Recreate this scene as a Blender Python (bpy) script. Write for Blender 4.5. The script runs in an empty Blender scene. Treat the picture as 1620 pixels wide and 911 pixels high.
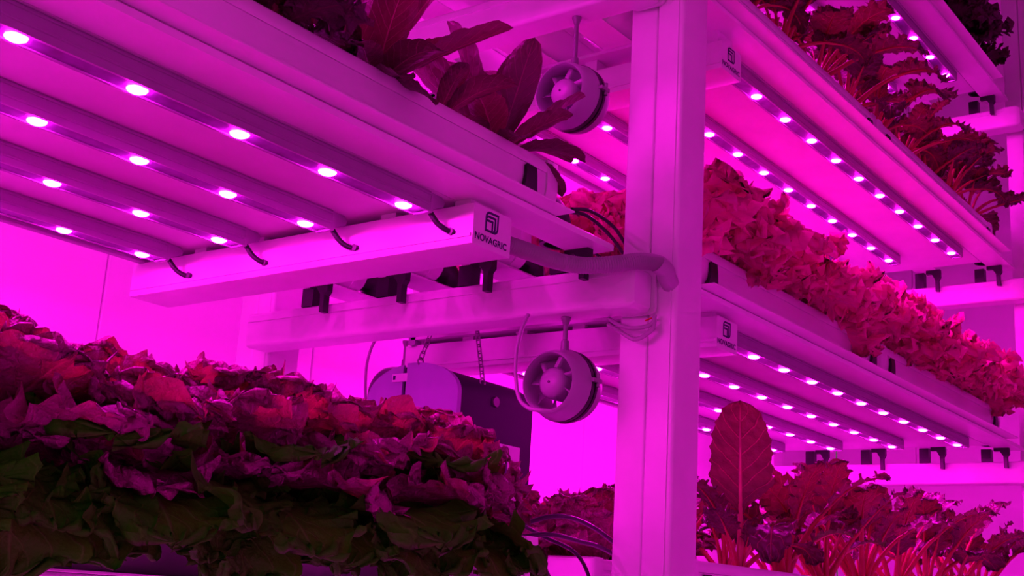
import bpy, math, random
import numpy as np
from mathutils import Vector, Matrix
PI = math.pi
scene = bpy.context.scene
C = scene.collection

# ------------------------------------------------------------------ camera
EYE = 1.25
F_PX = 1947.372
MR = (0.59377663, -0.80244278, 0.05928656)      # image right
MD = (0.23476664, 0.10229935, -0.96665375)      # image down
MF = (0.76961935, 0.58789491, 0.24912976)       # view direction
cam_d = bpy.data.cameras.new('camera')
cam = bpy.data.objects.new('camera', cam_d)
C.objects.link(cam)
cam_d.sensor_fit = 'HORIZONTAL'
cam_d.sensor_width = 36.0
cam_d.lens = F_PX * 36.0 / 1620.0
cam_d.clip_start = 0.02
m3 = Matrix((MR, [-a for a in MD], [-a for a in MF])).transposed()
cam.matrix_world = Matrix.Translation((0, 0, EYE)) @ m3.to_4x4()
scene.camera = cam

# ------------------------------------------------------------------ world + view
WORLD = 0.075
w = bpy.data.worlds.new('world')
scene.world = w
w.use_nodes = True
w.node_tree.nodes['Background'].inputs[0].default_value = (0.92, 1.0, 0.62, 1)
w.node_tree.nodes['Background'].inputs[1].default_value = WORLD
LED_L = 330.0                                   # radiance of a grow diode
LED_COL = (1.0, 0.0034, 0.76)
vs = scene.view_settings
vs.view_transform = 'Standard'
vs.look = 'None'
vs.exposure = 0.0
vs.gamma = 1.0
vs.use_curve_mapping = False
scene.cycles.caustics_reflective = False
scene.cycles.caustics_refractive = False
scene.cycles.adaptive_threshold = 0.02

# ------------------------------------------------------------------ materials
def nt(name):
    m = bpy.data.materials.new(name)
    m.use_nodes = True
    t = m.node_tree
    return m, t, t.nodes['Principled BSDF'], t.nodes['Material Output']

def solid(name, col, rough=0.45, metal=0.0, var=0.06, scale=9.0, bump=0.0, bscale=300.0, spec=0.5):
    m, t, b, o = nt(name)
    tc = t.nodes.new('ShaderNodeTexCoord')
    no = t.nodes.new('ShaderNodeTexNoise')
    no.inputs['Scale'].default_value = scale
    no.inputs['Detail'].default_value = 4
    t.links.new(tc.outputs['Object'], no.inputs['Vector'])
    r = t.nodes.new('ShaderNodeValToRGB')
    r.color_ramp.elements[0].position = 0.3
    r.color_ramp.elements[1].position = 0.7
    r.color_ramp.elements[0].color = [c * (1 - var) for c in col] + [1]
    r.color_ramp.elements[1].color = [min(1, c * (1 + var)) for c in col] + [1]
    t.links.new(no.outputs['Fac'], r.inputs['Fac'])
    t.links.new(r.outputs['Color'], b.inputs['Base Color'])
    b.inputs['Roughness'].default_value = rough
    b.inputs['Metallic'].default_value = metal
    b.inputs['Specular IOR Level'].default_value = spec
    if bump:
        n2 = t.nodes.new('ShaderNodeTexNoise')
        n2.inputs['Scale'].default_value = bscale
        t.links.new(tc.outputs['Object'], n2.inputs['Vector'])
        bp = t.nodes.new('ShaderNodeBump')
        bp.inputs['Strength'].default_value = bump
        bp.inputs['Distance'].default_value = 0.002
        t.links.new(n2.outputs['Fac'], bp.inputs['Height'])
        t.links.new(bp.outputs['Normal'], b.inputs['Normal'])
    return m

def math_node(t, op, a, b=None, c=None):
    n = t.nodes.new('ShaderNodeMath')
    n.operation = op
    for i, x in enumerate((a, b, c)):
        if x is None:
            continue
        if isinstance(x, (int, float)):
            n.inputs[i].default_value = x
        else:
            t.links.new(x, n.inputs[i])
    return n.outputs[0]

def leaf_mat(name, base, tip, vein, trans, nveins=8, slope=5.0, rough=0.42, tfac=0.35, bump=0.5, bscale=60, vein_mix=0.7, rib=0.03, spec=0.45):
    """leaf blade: colour runs from base to tip, pale midrib and side veins, light shining through"""
    m, t, b, o = nt(name)
    uv = t.nodes.new('ShaderNodeUVMap')
    sx = t.nodes.new('ShaderNodeSeparateXYZ')
    t.links.new(uv.outputs[0], sx.inputs[0])
    U, V = sx.outputs[0], sx.outputs[1]
    au = math_node(t, 'ABSOLUTE', math_node(t, 'SUBTRACT', U, 0.5))
    tc = t.nodes.new('ShaderNodeTexCoord')
    no = t.nodes.new('ShaderNodeTexNoise')
    no.inputs['Scale'].default_value = 26
    no.inputs['Detail'].default_value = 5
    t.links.new(tc.outputs['Object'], no.inputs['Vector'])
    nz = no.outputs['Fac']
    # base -> tip, also towards the margin
    g = math_node(t, 'ADD', V, math_node(t, 'MULTIPLY', au, 0.7))
    g = math_node(t, 'ADD', g, math_node(t, 'MULTIPLY', math_node(t, 'SUBTRACT', nz, 0.5), 0.9))
    mr = t.nodes.new('ShaderNodeMapRange')
    mr.interpolation_type = 'SMOOTHSTEP'
    mr.inputs[1].default_value = 0.25
    mr.inputs[2].default_value = 0.95
    t.links.new(g, mr.inputs[0])
    mix1 = t.nodes.new('ShaderNodeMix'); mix1.data_type = 'RGBA'
    t.links.new(mr.outputs[0], mix1.inputs[0])
    mix1.inputs[6].default_value = (*base, 1)
    mix1.inputs[7].default_value = (*tip, 1)
    # veins
    wob = math_node(t, 'MULTIPLY', math_node(t, 'SUBTRACT', nz, 0.5), 0.10)
    s = math_node(t, 'SUBTRACT', math_node(t, 'MULTIPLY', math_node(t, 'ADD', V, wob), nveins), math_node(t, 'MULTIPLY', au, slope))
    fr = math_node(t, 'ABSOLUTE', math_node(t, 'SUBTRACT', math_node(t, 'FRACT', s), 0.5))
    sv = t.nodes.new('ShaderNodeMapRange')
    sv.inputs[1].default_value = 0.0
    sv.inputs[2].default_value = 0.07
    sv.inputs[3].default_value = 0.6
    sv.inputs[4].default_value = 0.0
    t.links.new(fr, sv.inputs[0])
    rb = t.nodes.new('ShaderNodeMapRange')
    rb.inputs[1].default_value = rib * 0.6
    rb.inputs[2].default_value = rib * 1.3
    rb.inputs[3].default_value = 1.0
    rb.inputs[4].default_value = 0.0
    t.links.new(math_node(t, 'ADD', au, math_node(t, 'MULTIPLY', V, rib * 0.8)), rb.inputs[0])
    vm = math_node(t, 'MAXIMUM', sv.outputs[0], rb.outputs[0])
    mix2 = t.nodes.new('ShaderNodeMix'); mix2.data_type = 'RGBA'
    t.links.new(math_node(t, 'MULTIPLY', vm, vein_mix), mix2.inputs[0])
    t.links.new(mix1.outputs[2], mix2.inputs[6])
    mix2.inputs[7].default_value = (*vein, 1)
    t.links.new(mix2.outputs[2], b.inputs['Base Color'])
    b.inputs['Roughness'].default_value = rough
    b.inputs['Specular IOR Level'].default_value = spec
    # relief
    n2 = t.nodes.new('ShaderNodeTexNoise')
    n2.inputs['Scale'].default_value = bscale
    n2.inputs['Detail'].default_value = 3
    t.links.new(tc.outputs['Object'], n2.inputs['Vector'])
    hgt = math_node(t, 'SUBTRACT', n2.outputs['Fac'], math_node(t, 'MULTIPLY', vm, 0.35))
    bp = t.nodes.new('ShaderNodeBump')
    bp.inputs['Strength'].default_value = bump
    bp.inputs['Distance'].default_value = 0.006
    t.links.new(hgt, bp.inputs['Height'])
    t.links.new(bp.outputs['Normal'], b.inputs['Normal'])
    tr = t.nodes.new('ShaderNodeBsdfTranslucent')
    mix3 = t.nodes.new('ShaderNodeMix'); mix3.data_type = 'RGBA'
    t.links.new(vm, mix3.inputs[0])
    mix3.inputs[6].default_value = (*trans, 1)
    mix3.inputs[7].default_value = tuple(min(1, x * 1.7 + 0.06 * (i != 1)) for i, x in enumerate(trans)) + (1,)
    t.links.new(mix3.outputs[2], tr.inputs['Color'])
    t.links.new(bp.outputs['Normal'], tr.inputs['Normal'])
    ms = t.nodes.new('ShaderNodeMixShader')
    ms.inputs[0].default_value = tfac
    t.links.new(b.outputs[0], ms.inputs[1])
    t.links.new(tr.outputs[0], ms.inputs[2])
    t.links.new(ms.outputs[0], o.inputs['Surface'])
    return m

M = {}
M['white'] = solid('white_paint', (0.80, 0.80, 0.80), 0.38, bump=0.05)
M['plastic'] = solid('white_plastic', (0.88, 0.88, 0.88), 0.30, var=0.04)
M['tray'] = solid('tray_sheet', (0.74, 0.74, 0.74), 0.5, var=0.05)
M['wall'] = solid('wall_panel_paint', (0.84, 0.84, 0.84), 0.5, var=0.03, scale=3)
M['floor'] = solid('floor_resin', (0.80, 0.80, 0.80), 0.35, var=0.1, scale=4)
M['alu'] = solid('anodised_aluminium', (0.33, 0.32, 0.36), 0.45, 0.0, var=0.05, scale=30)
M['board'] = solid('diode_board', (0.10, 0.07, 0.16), 0.3, var=0.5, scale=45)
M['black'] = solid('black_plastic', (0.012, 0.011, 0.016), 0.35, var=0.2)
M['grey'] = solid('grey_hose', (0.42, 0.41, 0.43), 0.5)
M['fanw'] = solid('fan_plastic', (0.36, 0.36, 0.38), 0.35)
M['fang'] = solid('fan_blade_plastic', (0.24, 0.24, 0.26), 0.3)
M['steel'] = solid('galvanised_steel', (0.25, 0.24, 0.26), 0.45, 0.3)
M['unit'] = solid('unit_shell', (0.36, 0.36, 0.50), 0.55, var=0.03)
M['unit_shade'] = solid('unit_shell_shaded', (0.022, 0.018, 0.035), 0.6, var=0.04, spec=0.15)  # shell colour darkened to paint in the shade of the side facing the aisle
M['paper'] = solid('sticker_paper', (0.70, 0.70, 0.72), 0.5, var=0.02)
M['ink'] = solid('dark_blue_ink', (0.012, 0.03, 0.075), 0.5, var=0.05)
M['redcable'] = solid('red_cable', (0.6, 0.02, 0.01), 0.4)

led_m = bpy.data.materials.new('grow_diode')
led_m.use_nodes = True
_t = led_m.node_tree
_t.nodes.remove(_t.nodes['Principled BSDF'])
_e = _t.nodes.new('ShaderNodeEmission')
_e.inputs[0].default_value = (*LED_COL, 1)
_e.inputs[1].default_value = LED_L
_t.links.new(_e.outputs[0], _t.nodes['Material Output'].inputs[0])
M['led'] = led_m

M['romaine'] = leaf_mat('red_romaine_leaf', (0.13, 0.012, 0.06), (0.12, 0.008, 0.07), (0.42, 0.05, 0.20), (0.16, 0.004, 0.035), 9, 4.5, tfac=0.26, vein_mix=0.6, bscale=70, rough=0.32, spec=0.65)
M['let_red'] = leaf_mat('red_lettuce_leaf', (0.50, 0.07, 0.26), (0.40, 0.014, 0.24), (0.66, 0.10, 0.34), (0.42, 0.012, 0.07), 6, 5.5, tfac=0.34, bscale=120, bump=1.0, rough=0.32, spec=0.55)
M['let_green'] = leaf_mat('green_lettuce_leaf', (0.07, 0.66, 0.015), (0.045, 0.55, 0.01), (0.12, 0.72, 0.03), (0.05, 0.50, 0.005), 6, 5.5, tfac=0.28, bscale=80, bump=0.6, spec=0.10, rough=0.5)
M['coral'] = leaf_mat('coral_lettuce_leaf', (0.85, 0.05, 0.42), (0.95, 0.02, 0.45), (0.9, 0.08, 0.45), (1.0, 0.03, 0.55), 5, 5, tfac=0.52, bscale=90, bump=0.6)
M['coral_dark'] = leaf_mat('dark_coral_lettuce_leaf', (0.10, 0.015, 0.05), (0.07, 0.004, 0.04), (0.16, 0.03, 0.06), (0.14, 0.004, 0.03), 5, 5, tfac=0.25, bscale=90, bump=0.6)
M['chard'] = leaf_mat('red_chard_leaf', (0.13, 0.012, 0.06), (0.11, 0.010, 0.065), (0.75, 0.05, 0.22), (0.20, 0.005, 0.03), 7, 3.6, tfac=0.26, bscale=55, bump=0.9, vein_mix=0.85, rib=0.035, rough=0.34, spec=0.55)
M['chard_green'] = leaf_mat('green_chard_leaf', (0.22, 0.50, 0.08), (0.18, 0.42, 0.06), (0.6, 0.35, 0.2), (0.20, 0.34, 0.04), 7, 3.6, tfac=0.25, bscale=55, bump=0.8, vein_mix=0.7, rib=0.035)
M['stem'] = solid('red_stem', (0.50, 0.012, 0.06), 0.35, var=0.2, scale=25)
M['stem_pink'] = solid('pink_stem', (0.75, 0.16, 0.22), 0.35, var=0.15, scale=25)

# ------------------------------------------------------------------ mesh helpers
class MB:
    def __init__(s):
        s.v = []; s.f = []
    def add(s, vs, fs):
        o = len(s.v)
        s.v += [tuple(p) for p in vs]
        s.f += [tuple(i + o for i in f) for f in fs]
    def box(s, x0, x1, y0, y1, z0, z1):
        s.add([(x, y, z) for x in (x0, x1) for y in (y0, y1) for z in (z0, z1)],
              [(0, 1, 3, 2), (4, 6, 7, 5), (0, 4, 5, 1), (2, 3, 7, 6), (0, 2, 6, 4), (1, 5, 7, 3)])
    def extrude(s, prof, axis, a0, a1, caps=True):
        """closed 2-D outline (list of (p,q)) swept along an axis: x -> (y,z), y -> (x,z), z -> (x,y)"""
        n = len(prof)
        def P(a, p, q):
            return {'x': (a, p, q), 'y': (p, a, q), 'z': (p, q, a)}[axis]
        vs = [P(a0, *p) for p in prof] + [P(a1, *p) for p in prof]
        fs = [(i, (i + 1) % n, n + (i + 1) % n, n + i) for i in range(n)]
        if caps:
            fs += [tuple(range(n - 1, -1, -1)), tuple(range(n, 2 * n))]
        s.add(vs, fs)
    def sweep(s, pts, r, n=10, caps=True, ref=(0.13, 0.27, 0.95)):
        pts = [Vector(p) for p in pts]
        m = len(pts)
        rr = r if callable(r) else (lambda i: r)
        vs = []
        up = Vector(ref)
        for i, p in enumerate(pts):
            t = (pts[min(i + 1, m - 1)] - pts[max(i - 1, 0)]).normalized()
            a = (up - t * up.dot(t))
            if a.length < 1e-4:
                a = Vector((1, 0, 0)) - t * t.x
            a.normalize(); up = a
            b = t.cross(a)
            for k in range(n):
                c = 2 * PI * k / n
                vs.append(p + (a * math.cos(c) + b * math.sin(c)) * rr(i))
        fs = [(i * n + k, i * n + (k + 1) % n, (i + 1) * n + (k + 1) % n, (i + 1) * n + k) for i in range(m - 1) for k in range(n)]
        if caps:
            fs += [tuple(range(n - 1, -1, -1)), tuple(range((m - 1) * n, m * n))]
        s.add(vs, fs)
    def lathe(s, prof, axis='x', n=32, origin=(0, 0, 0), closed=False):
        """profile of (along, radius)"""
        ox, oy, oz = origin
        vs = []
        for a, r in prof:
            for k in range(n):
                c = 2 * PI * k / n
                p, q = r * math.cos(c), r * math.sin(c)
                d = {'x': (a, p, q), 'y': (p, a, q), 'z': (p, q, a)}[axis]
                vs.append((ox + d[0], oy + d[1], oz + d[2]))
        m = len(prof)
        rng = range(m if closed else m - 1)
        fs = [(i * n + k, i * n + (k + 1) % n, ((i + 1) % m) * n + (k + 1) % n, ((i + 1) % m) * n + k) for i in rng for k in range(n)]
        s.add(vs, fs)
    def mesh(s, name, mat, smooth=None):
        me = bpy.data.meshes.new(name)
        me.from_pydata(s.v, [], s.f)
        me.materials.append(mat)
        me.validate(verbose=False)
        if smooth is not None:
            me.shade_smooth()
            try:
                me.set_sharp_from_angle(angle=math.radians(smooth))
            except Exception:
                pass
        me.update()
        import bmesh
        b = bmesh.new(); b.from_mesh(me)
        bmesh.ops.recalc_face_normals(b, faces=b.faces)
        b.to_mesh(me); b.free()
        return me
    def build(s, name, mat, parent=None, smooth=None, loc=(0, 0, 0)):
        return put(name, s.mesh(name, mat, smooth), parent, loc)

def put(name, me, parent=None, loc=(0, 0, 0)):
    o = bpy.data.objects.new(name, me)
    C.objects.link(o)
    if parent:
        o.parent = parent
        # children are modelled in world space unless loc is given in the parent's frame
    o.location = loc
    return o

def tag(o, label=None, cat=None, group=None, kind=None):
    if label: o['label'] = label
    if cat: o['category'] = cat
    if group: o['group'] = group
    if kind: o['kind'] = kind
    return o

def empty(name, loc, label, cat, group=None, kind=None):
    o = bpy.data.objects.new(name, None)
    o.empty_display_size = 0.03
    C.objects.link(o)
    o.location = loc
    return tag(o, label, cat, group, kind)

def rrect(p0, p1, q0, q1, r, n=4):
    pts = []
    for cx, cy, a0 in ((p1 - r, q1 - r, 0), (p0 + r, q1 - r, PI / 2), (p0 + r, q0 + r, PI), (p1 - r, q0 + r, 1.5 * PI)):
        for k in range(n + 1):
            a = a0 + PI / 2 * k / n
            pts.append((cx + r * math.cos(a), cy + r * math.sin(a)))
    return pts

def spline(pts, n=12):
    """Catmull-Rom through the points"""
    P = [Vector(p) for p in pts]
    P = [P[0] * 2 - P[1]] + P + [P[-1] * 2 - P[-2]]
    out = []
    for i in range(1, len(P) - 2):
        for k in range(n):
            t = k / n
            a, b, c, d = P[i - 1], P[i], P[i + 1], P[i + 2]
            out.append(0.5 * ((2 * b) + (c - a) * t + (2 * a - 5 * b + 4 * c - d) * t * t + (3 * b - a - 3 * c + d) * t ** 3))
    out.append(P[-2])
    return out

ORD = ['first', 'second', 'third', 'fourth', 'fifth', 'sixth', 'seventh', 'eighth', 'ninth', 'tenth', 'eleventh', 'twelfth']

# ------------------------------------------------------------------ setting
YW = 2.16
XA, XB = -2.6, 5.30
YA = -0.95
m = MB(); m.box(XA, XB, YA, YW + 0.06, -0.05, 0); tag(m.build('floor', M['floor']), kind='structure', label='smooth pale floor of the growing room')
m = MB(); m.box(XA, XB, YA, YW + 0.06, 3.75, 3.8); tag(m.build('ceiling', M['wall']), kind='structure', label='white ceiling of the growing room')
def panel_wall(name, label, axis, at, a0, a1, thick, step, first):
    root = empty(name, (0, 0, 0), label, None, kind='structure')
    e = [a0]; x = first
    while x < a1 - 0.05:
        if x > a0 + 0.05: e.append(x)
        x += step
    e.append(a1)
    mb = MB()
    if axis == 'x': mb.box(a0, a1, at + 0.008, at + thick, 0, 3.75)
    else: mb.box(at + 0.008, at + thick, a0, a1, 0, 3.75)
    mb.build('backing', M['wall'], root)
    for i in range(len(e) - 1):
        mb = MB()
        p = rrect(e[i] + 0.002, e[i + 1] - 0.002, at, at + 0.03, 0.003, 2)
        if axis == 'x': mb.extrude(p, 'z', 0.0, 3.75)
        else: mb.extrude([(b, a) for a, b in p], 'z', 0.0, 3.75)
        mb.build('panel', M['wall'], root)
    return root
panel_wall('wall_back', 'white panelled wall behind the racks', 'x', YW, XA, XB, 0.06, 0.6, 0.25)
panel_wall('wall_right', 'white panelled end wall beyond the last rack post', 'y', XB, YA, YW, 0.06, 0.6, -0.6)
m = MB(); m.box(XA, XB, YA - 0.06, YA, 0, 3.75); tag(m.build('wall_front', M['wall']), kind='structure', label='white wall across the aisle')

# ------------------------------------------------------------------ rack frame
TZ = {('L', 0): 1.242, ('L', 1): 1.812, ('L', 2): 2.362, ('R', 0): 1.242, ('R', 1): 1.812, ('R', 2): 2.399, ('R', 3): 2.988}
YG = [1.103 + 0.195 * k for k in range(4)]
YF = [1.1235 + 0.195 * k for k in range(4)]
Y_REAR = 1.86
frame = empty('rack_frame', (1.70, 0.99, 0), 'white square-tube rack frame with tall posts and cross tubes', 'rack')
def world_child(o):
    o.matrix_parent_inverse = o.parent.matrix_world.inverted() if False else Matrix.Translation(-o.parent.location)
    return o
def post(x0, x1, y0, y1):
    ym = y0 + (y1 - y0) * 0.485
    mb = MB(); mb.extrude(rrect(x0, x1, y0, ym, 0.006), 'z', 0.0, 3.55)
    world_child(mb.build('post', M['white'], frame, 35))
    mb = MB(); mb.extrude(rrect(x0 + 0.004, x1 - 0.004, ym + 0.001, y1, 0.005), 'z', 0.0, 3.55)
    world_child(mb.build('post_liner', M['white'], frame, 35))
    mb = MB(); mb.box(x0 - 0.0018, x0 + 0.001, y0 + 0.0095, y0 + 0.012, 0.0, 3.55)   # raised bead beside the corner
    world_child(mb.build('post_bead', M['white'], frame))
    mb = MB(); mb.extrude(rrect(x0 - 0.02, x1 + 0.02, y0 - 0.02, y1 + 0.02, 0.008), 'z', 0.0, 0.008)
    world_child(mb.build('foot_plate', M['steel'], frame, 35))
PX0, PX1 = 1.662, 1.747
post(PX0, PX1, 0.940, 1.047)
post(PX0, PX1, 1.88, 1.987)
post(4.045, 4.13, 0.940, 1.047)
post(4.045, 4.13, 1.88, 1.987)
post(-0.78, -0.695, 0.940, 1.047)
post(-0.78, -0.695, 1.88, 1.987)
def cross_tube(x0, x1, zt, zb, y0=0.985, y1=1.878):
    mb = MB()
    p = rrect(x0, x1, zb, zt, 0.007, 4)
    mb.extrude(p, 'y', y0 + 0.012, y1)
    t = mb.build('cross_tube', M['white'], frame, 35); world_child(t)
    # moulded end cap with wide chamfer
    mb = MB()
    xc, zc = (x0 + x1) / 2, (zt + zb) / 2
    n = len(p)
    rings = [(y0 + 0.05, 1.05), (y0 + 0.014, 1.05), (y0 + 0.004, 0.97), (y0 - 0.002, 0.80)]
    vs = [(xc + (a - xc) * s, y, zc + (b - zc) * s) for y, s in rings for a, b in p]
    fs = [(i * n + k, i * n + (k + 1) % n, (i + 1) * n + (k + 1) % n, (i + 1) * n + k) for i in range(3) for k in range(n)]
    fs += [tuple(range(3 * n, 4 * n)), tuple(range(n - 1, -1, -1))]
    mb.add(vs, fs)
    c = mb.build('tube_end_cap', M['white'], frame, 35); world_child(c)
    mb = MB()                                       # thin lip running along the upper edge
    mb.box(x0 - 0.002, x0 + 0.004, y0 + 0.03, y1, zt - 0.018, zt - 0.0155)
    l = mb.build('tube_seam', M['white'], frame); world_child(l)
ZT = {}
for tier, zt in (('L1', 1.783), ('L2', 2.328), ('L0', 1.210)):
    cross_tube(1.598, 1.660, zt, zt - 0.068); ZT[tier] = zt
    cross_tube(-0.69, -0.63, zt, zt - 0.068)
for tier, zt in (('R0', 1.202), ('R1', 1.772), ('R2', 2.355), ('R3', 2.944)):
    cross_tube(3.975, 4.040, zt, zt - 0.068); ZT[tier] = zt
# fixing plates with a bolt where the tubes meet the post
for zt in (ZT['L1'], ZT['L2']):
    mb = MB(); mb.extrude(rrect(0.975, 1.040, zt - 0.07, zt + 0.03, 0.012), 'x', 1.655, 1.661)
    pl = mb.build('fixing_plate', M['white'], frame, 35); world_child(pl)
    mb = MB(); mb.lathe([(1.648, 0.0005), (1.648, 0.006), (1.650, 0.0075), (1.656, 0.0075)], 'x', 16, (0, 0.992, zt + 0.016))
    world_child(mb.build('bolt', M['steel'], frame, 35))

# ------------------------------------------------------------------ trays (reflector sheet under each shelf)
SHELF = {'L': 'left', 'R': 'right'}
LEVEL = {0: 'lowest', 1: 'middle', 2: 'upper', 3: 'topmost'}
BAYX = {'L': (-0.60, 1.385), 'R': (2.02, 3.90)}
RAILX = {'L': (-0.68, 1.612), 'R': (1.86, 4.03)}
for (bay, tier), z in TZ.items():
    side, lev = SHELF[bay], LEVEL[tier]
    root = empty('shelf_tray', (BAYX[bay][0], 1.03, z), f'white sheet tray with rails under the {lev} {side} shelf', 'shelf tray', 'shelf trays of the rack')
    mb = MB(); mb.box(BAYX[bay][0], BAYX[bay][1], 1.102, 1.82, z, z + 0.007)
    world_child(mb.build('sheet', M['tray'], root))
    mb = MB(); mb.extrude(rrect(1.806, 1.826, z - 0.012, z + 0.012, 0.004, 2), 'x', BAYX[bay][0], BAYX[bay][1])
    world_child(mb.build('rear_edge', M['alu'], root))
    for k in range(4):
        y = YG[k]
        mb = MB()
        y0, y1 = (1.030, 1.100) if k == 0 else (y - 0.036, y + 0.036)
        zz = z if k == 0 else z + 0.0075
        p = [(y0, zz), (y1, zz), (y1, z + 0.0125), (y0 + 0.004, z + 0.0125), (y0, z + 0.009)]
        mb.extrude(p, 'x', RAILX[bay][0], 1.745 if (bay == 'L' and k) else RAILX[bay][1])
        world_child(mb.build('rail', M['plastic'], root))
    mb = MB()                                            # front lip plate that the gutter rests on
    lx1 = 1.452 if bay == 'L' else 3.86
    lx0 = -0.6 if bay == 'L' else 1.90
    mb.extrude([(0.999, z + 0.0135), (1.003, z + 0.0130), (1.14, z + 0.0130), (1.14, z + 0.0155), (0.999, z + 0.0155)], 'x', lx0, lx1)
    world_child(mb.build('lip_plate', M['plastic'], root))

# ------------------------------------------------------------------ control boxes with the printed mark
def logo_bm(size, st, arc=8):
    """three nested leaf-shaped outlines that share the lower left corner, as flat ribbons (x right, y up)"""
    mb = MB()
    for k in (1.0, 0.8, 0.6):
        S = size * k
        def outline(i):
            r = (S * 0.30 if k > 0.7 else S * 0.26) - i
            r = max(r, S * 0.05)
            a, b = i, S - i
            pts = [(a, a)]
            pts += [(b - r + r * math.cos(t), a + r + r * math.sin(t)) for t in [(-PI / 2) + PI / 2 * j / arc for j in range(arc + 1)]]
            pts += [(b, b)]
            pts += [(a + r + r * math.cos(t), b - r + r * math.sin(t)) for t in [PI / 2 + PI / 2 * j / arc for j in range(arc + 1)]]
            return pts
        o, i_ = outline(0), outline(st)
        n = len(o)
        z = 0.00005 * (1 - k)
        mb.add([(x, y, z) for x, y in o] + [(x, y, z) for x, y in i_], [(j, (j + 1) % n, n + (j + 1) % n, n + j) for j in range(n)])
    return mb

def text_mesh(txt, size, bold=0.0):
    cu = bpy.data.curves.new('lettering', 'FONT')
    cu.body = txt; cu.size = size; cu.align_x = 'CENTER'; cu.offset = bold; cu.space_character = 1.04
    cu.extrude = 0.00015
    o = bpy.data.objects.new('lettering_source', cu)
    C.objects.link(o)
    bpy.context.view_layer.update()
    dg = bpy.context.evaluated_depsgraph_get()
    me = bpy.data.meshes.new_from_object(o.evaluated_get(dg))
    me.name = 'lettering'
    bpy.data.objects.remove(o); bpy.data.curves.remove(cu)
    me.materials.clear(); me.materials.append(M['ink'])
    return me

LOGO_ME = logo_bm(1.0, 0.115).mesh('logo', M['ink'])
TEXT_ME = text_mesh('NOVAGRIC', 1.0, 0.03)
def print_mark(parent, x, y, z, logo, texth, down):
    """mark on a face that looks towards -Y; (x,z) = lower centre of the emblem"""
    R = Matrix.Rotation(PI / 2, 4, 'X')
    a = put('emblem', LOGO_ME, parent); a.matrix_local = Matrix.Translation(Vector((x - logo / 2, y, z)) - parent.matrix_world.translation) @ R @ Matrix.Scale(logo, 4)
    b = put('lettering', TEXT_ME, parent); b.matrix_local = Matrix.Translation(Vector((x, y, z - down)) - parent.matrix_world.translation) @ R @ Matrix.Scale(texth, 4)
    a['label'] = 'dark blue emblem of three nested leaf outlines'; b['label'] = 'dark NOVAGRIC lettering'

BOX = {('L', 1): (1.288, 1.377, 1.741, 1.802), ('R', 1): (2.029, 2.113, 1.741, 1.802), ('R', 2): (2.029, 2.113, 2.309, 2.370), ('R', 3): (2.029, 2.113, 2.917, 2.978), ('L', 2): (1.288, 1.377, 2.291, 2.352)}
for (bay, tier), (x0, x1, z0, z1) in BOX.items():
    z = TZ[(bay, tier)]
    root = empty('control_box', (x0, 1.06, z0), f'long white power box with dark print under the {LEVEL[tier]} {SHELF[bay]} shelf', 'power box', 'power boxes of the grow lights')
    bpy.context.view_layer.update()
    mb = MB(); mb.extrude(rrect(x0, x1, z0, z1, 0.003, 2), 'y', 1.06, 1.84)
    world_child(mb.build('housing', M['white'], root, 35))
    mb = MB(); xx = x0 if bay == 'L' else x0
    mb.box(x0 - 0.0025, x0 + 0.002, 1.063, 1.836, z0 + 0.011, z0 + 0.016)      # edge of the snap-on cover
    world_child(mb.build('cover_edge', M['white'], root))
    if z - z1 > 0.003:
        for k in range(6):
            mb = MB()
            yy = 1.075 + k * 0.145
            mb.box(x0 + 0.01, x1 - 0.01, yy, yy + 0.03, z1, z)
            world_child(mb.build('spacer', M['white'], root))
    h = z1 - z0
    print_mark(root, (x0 + x1) / 2 - 0.002, 1.0596, z0 + h * 0.42, 0.031, 0.0142, 0.0165)

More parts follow.
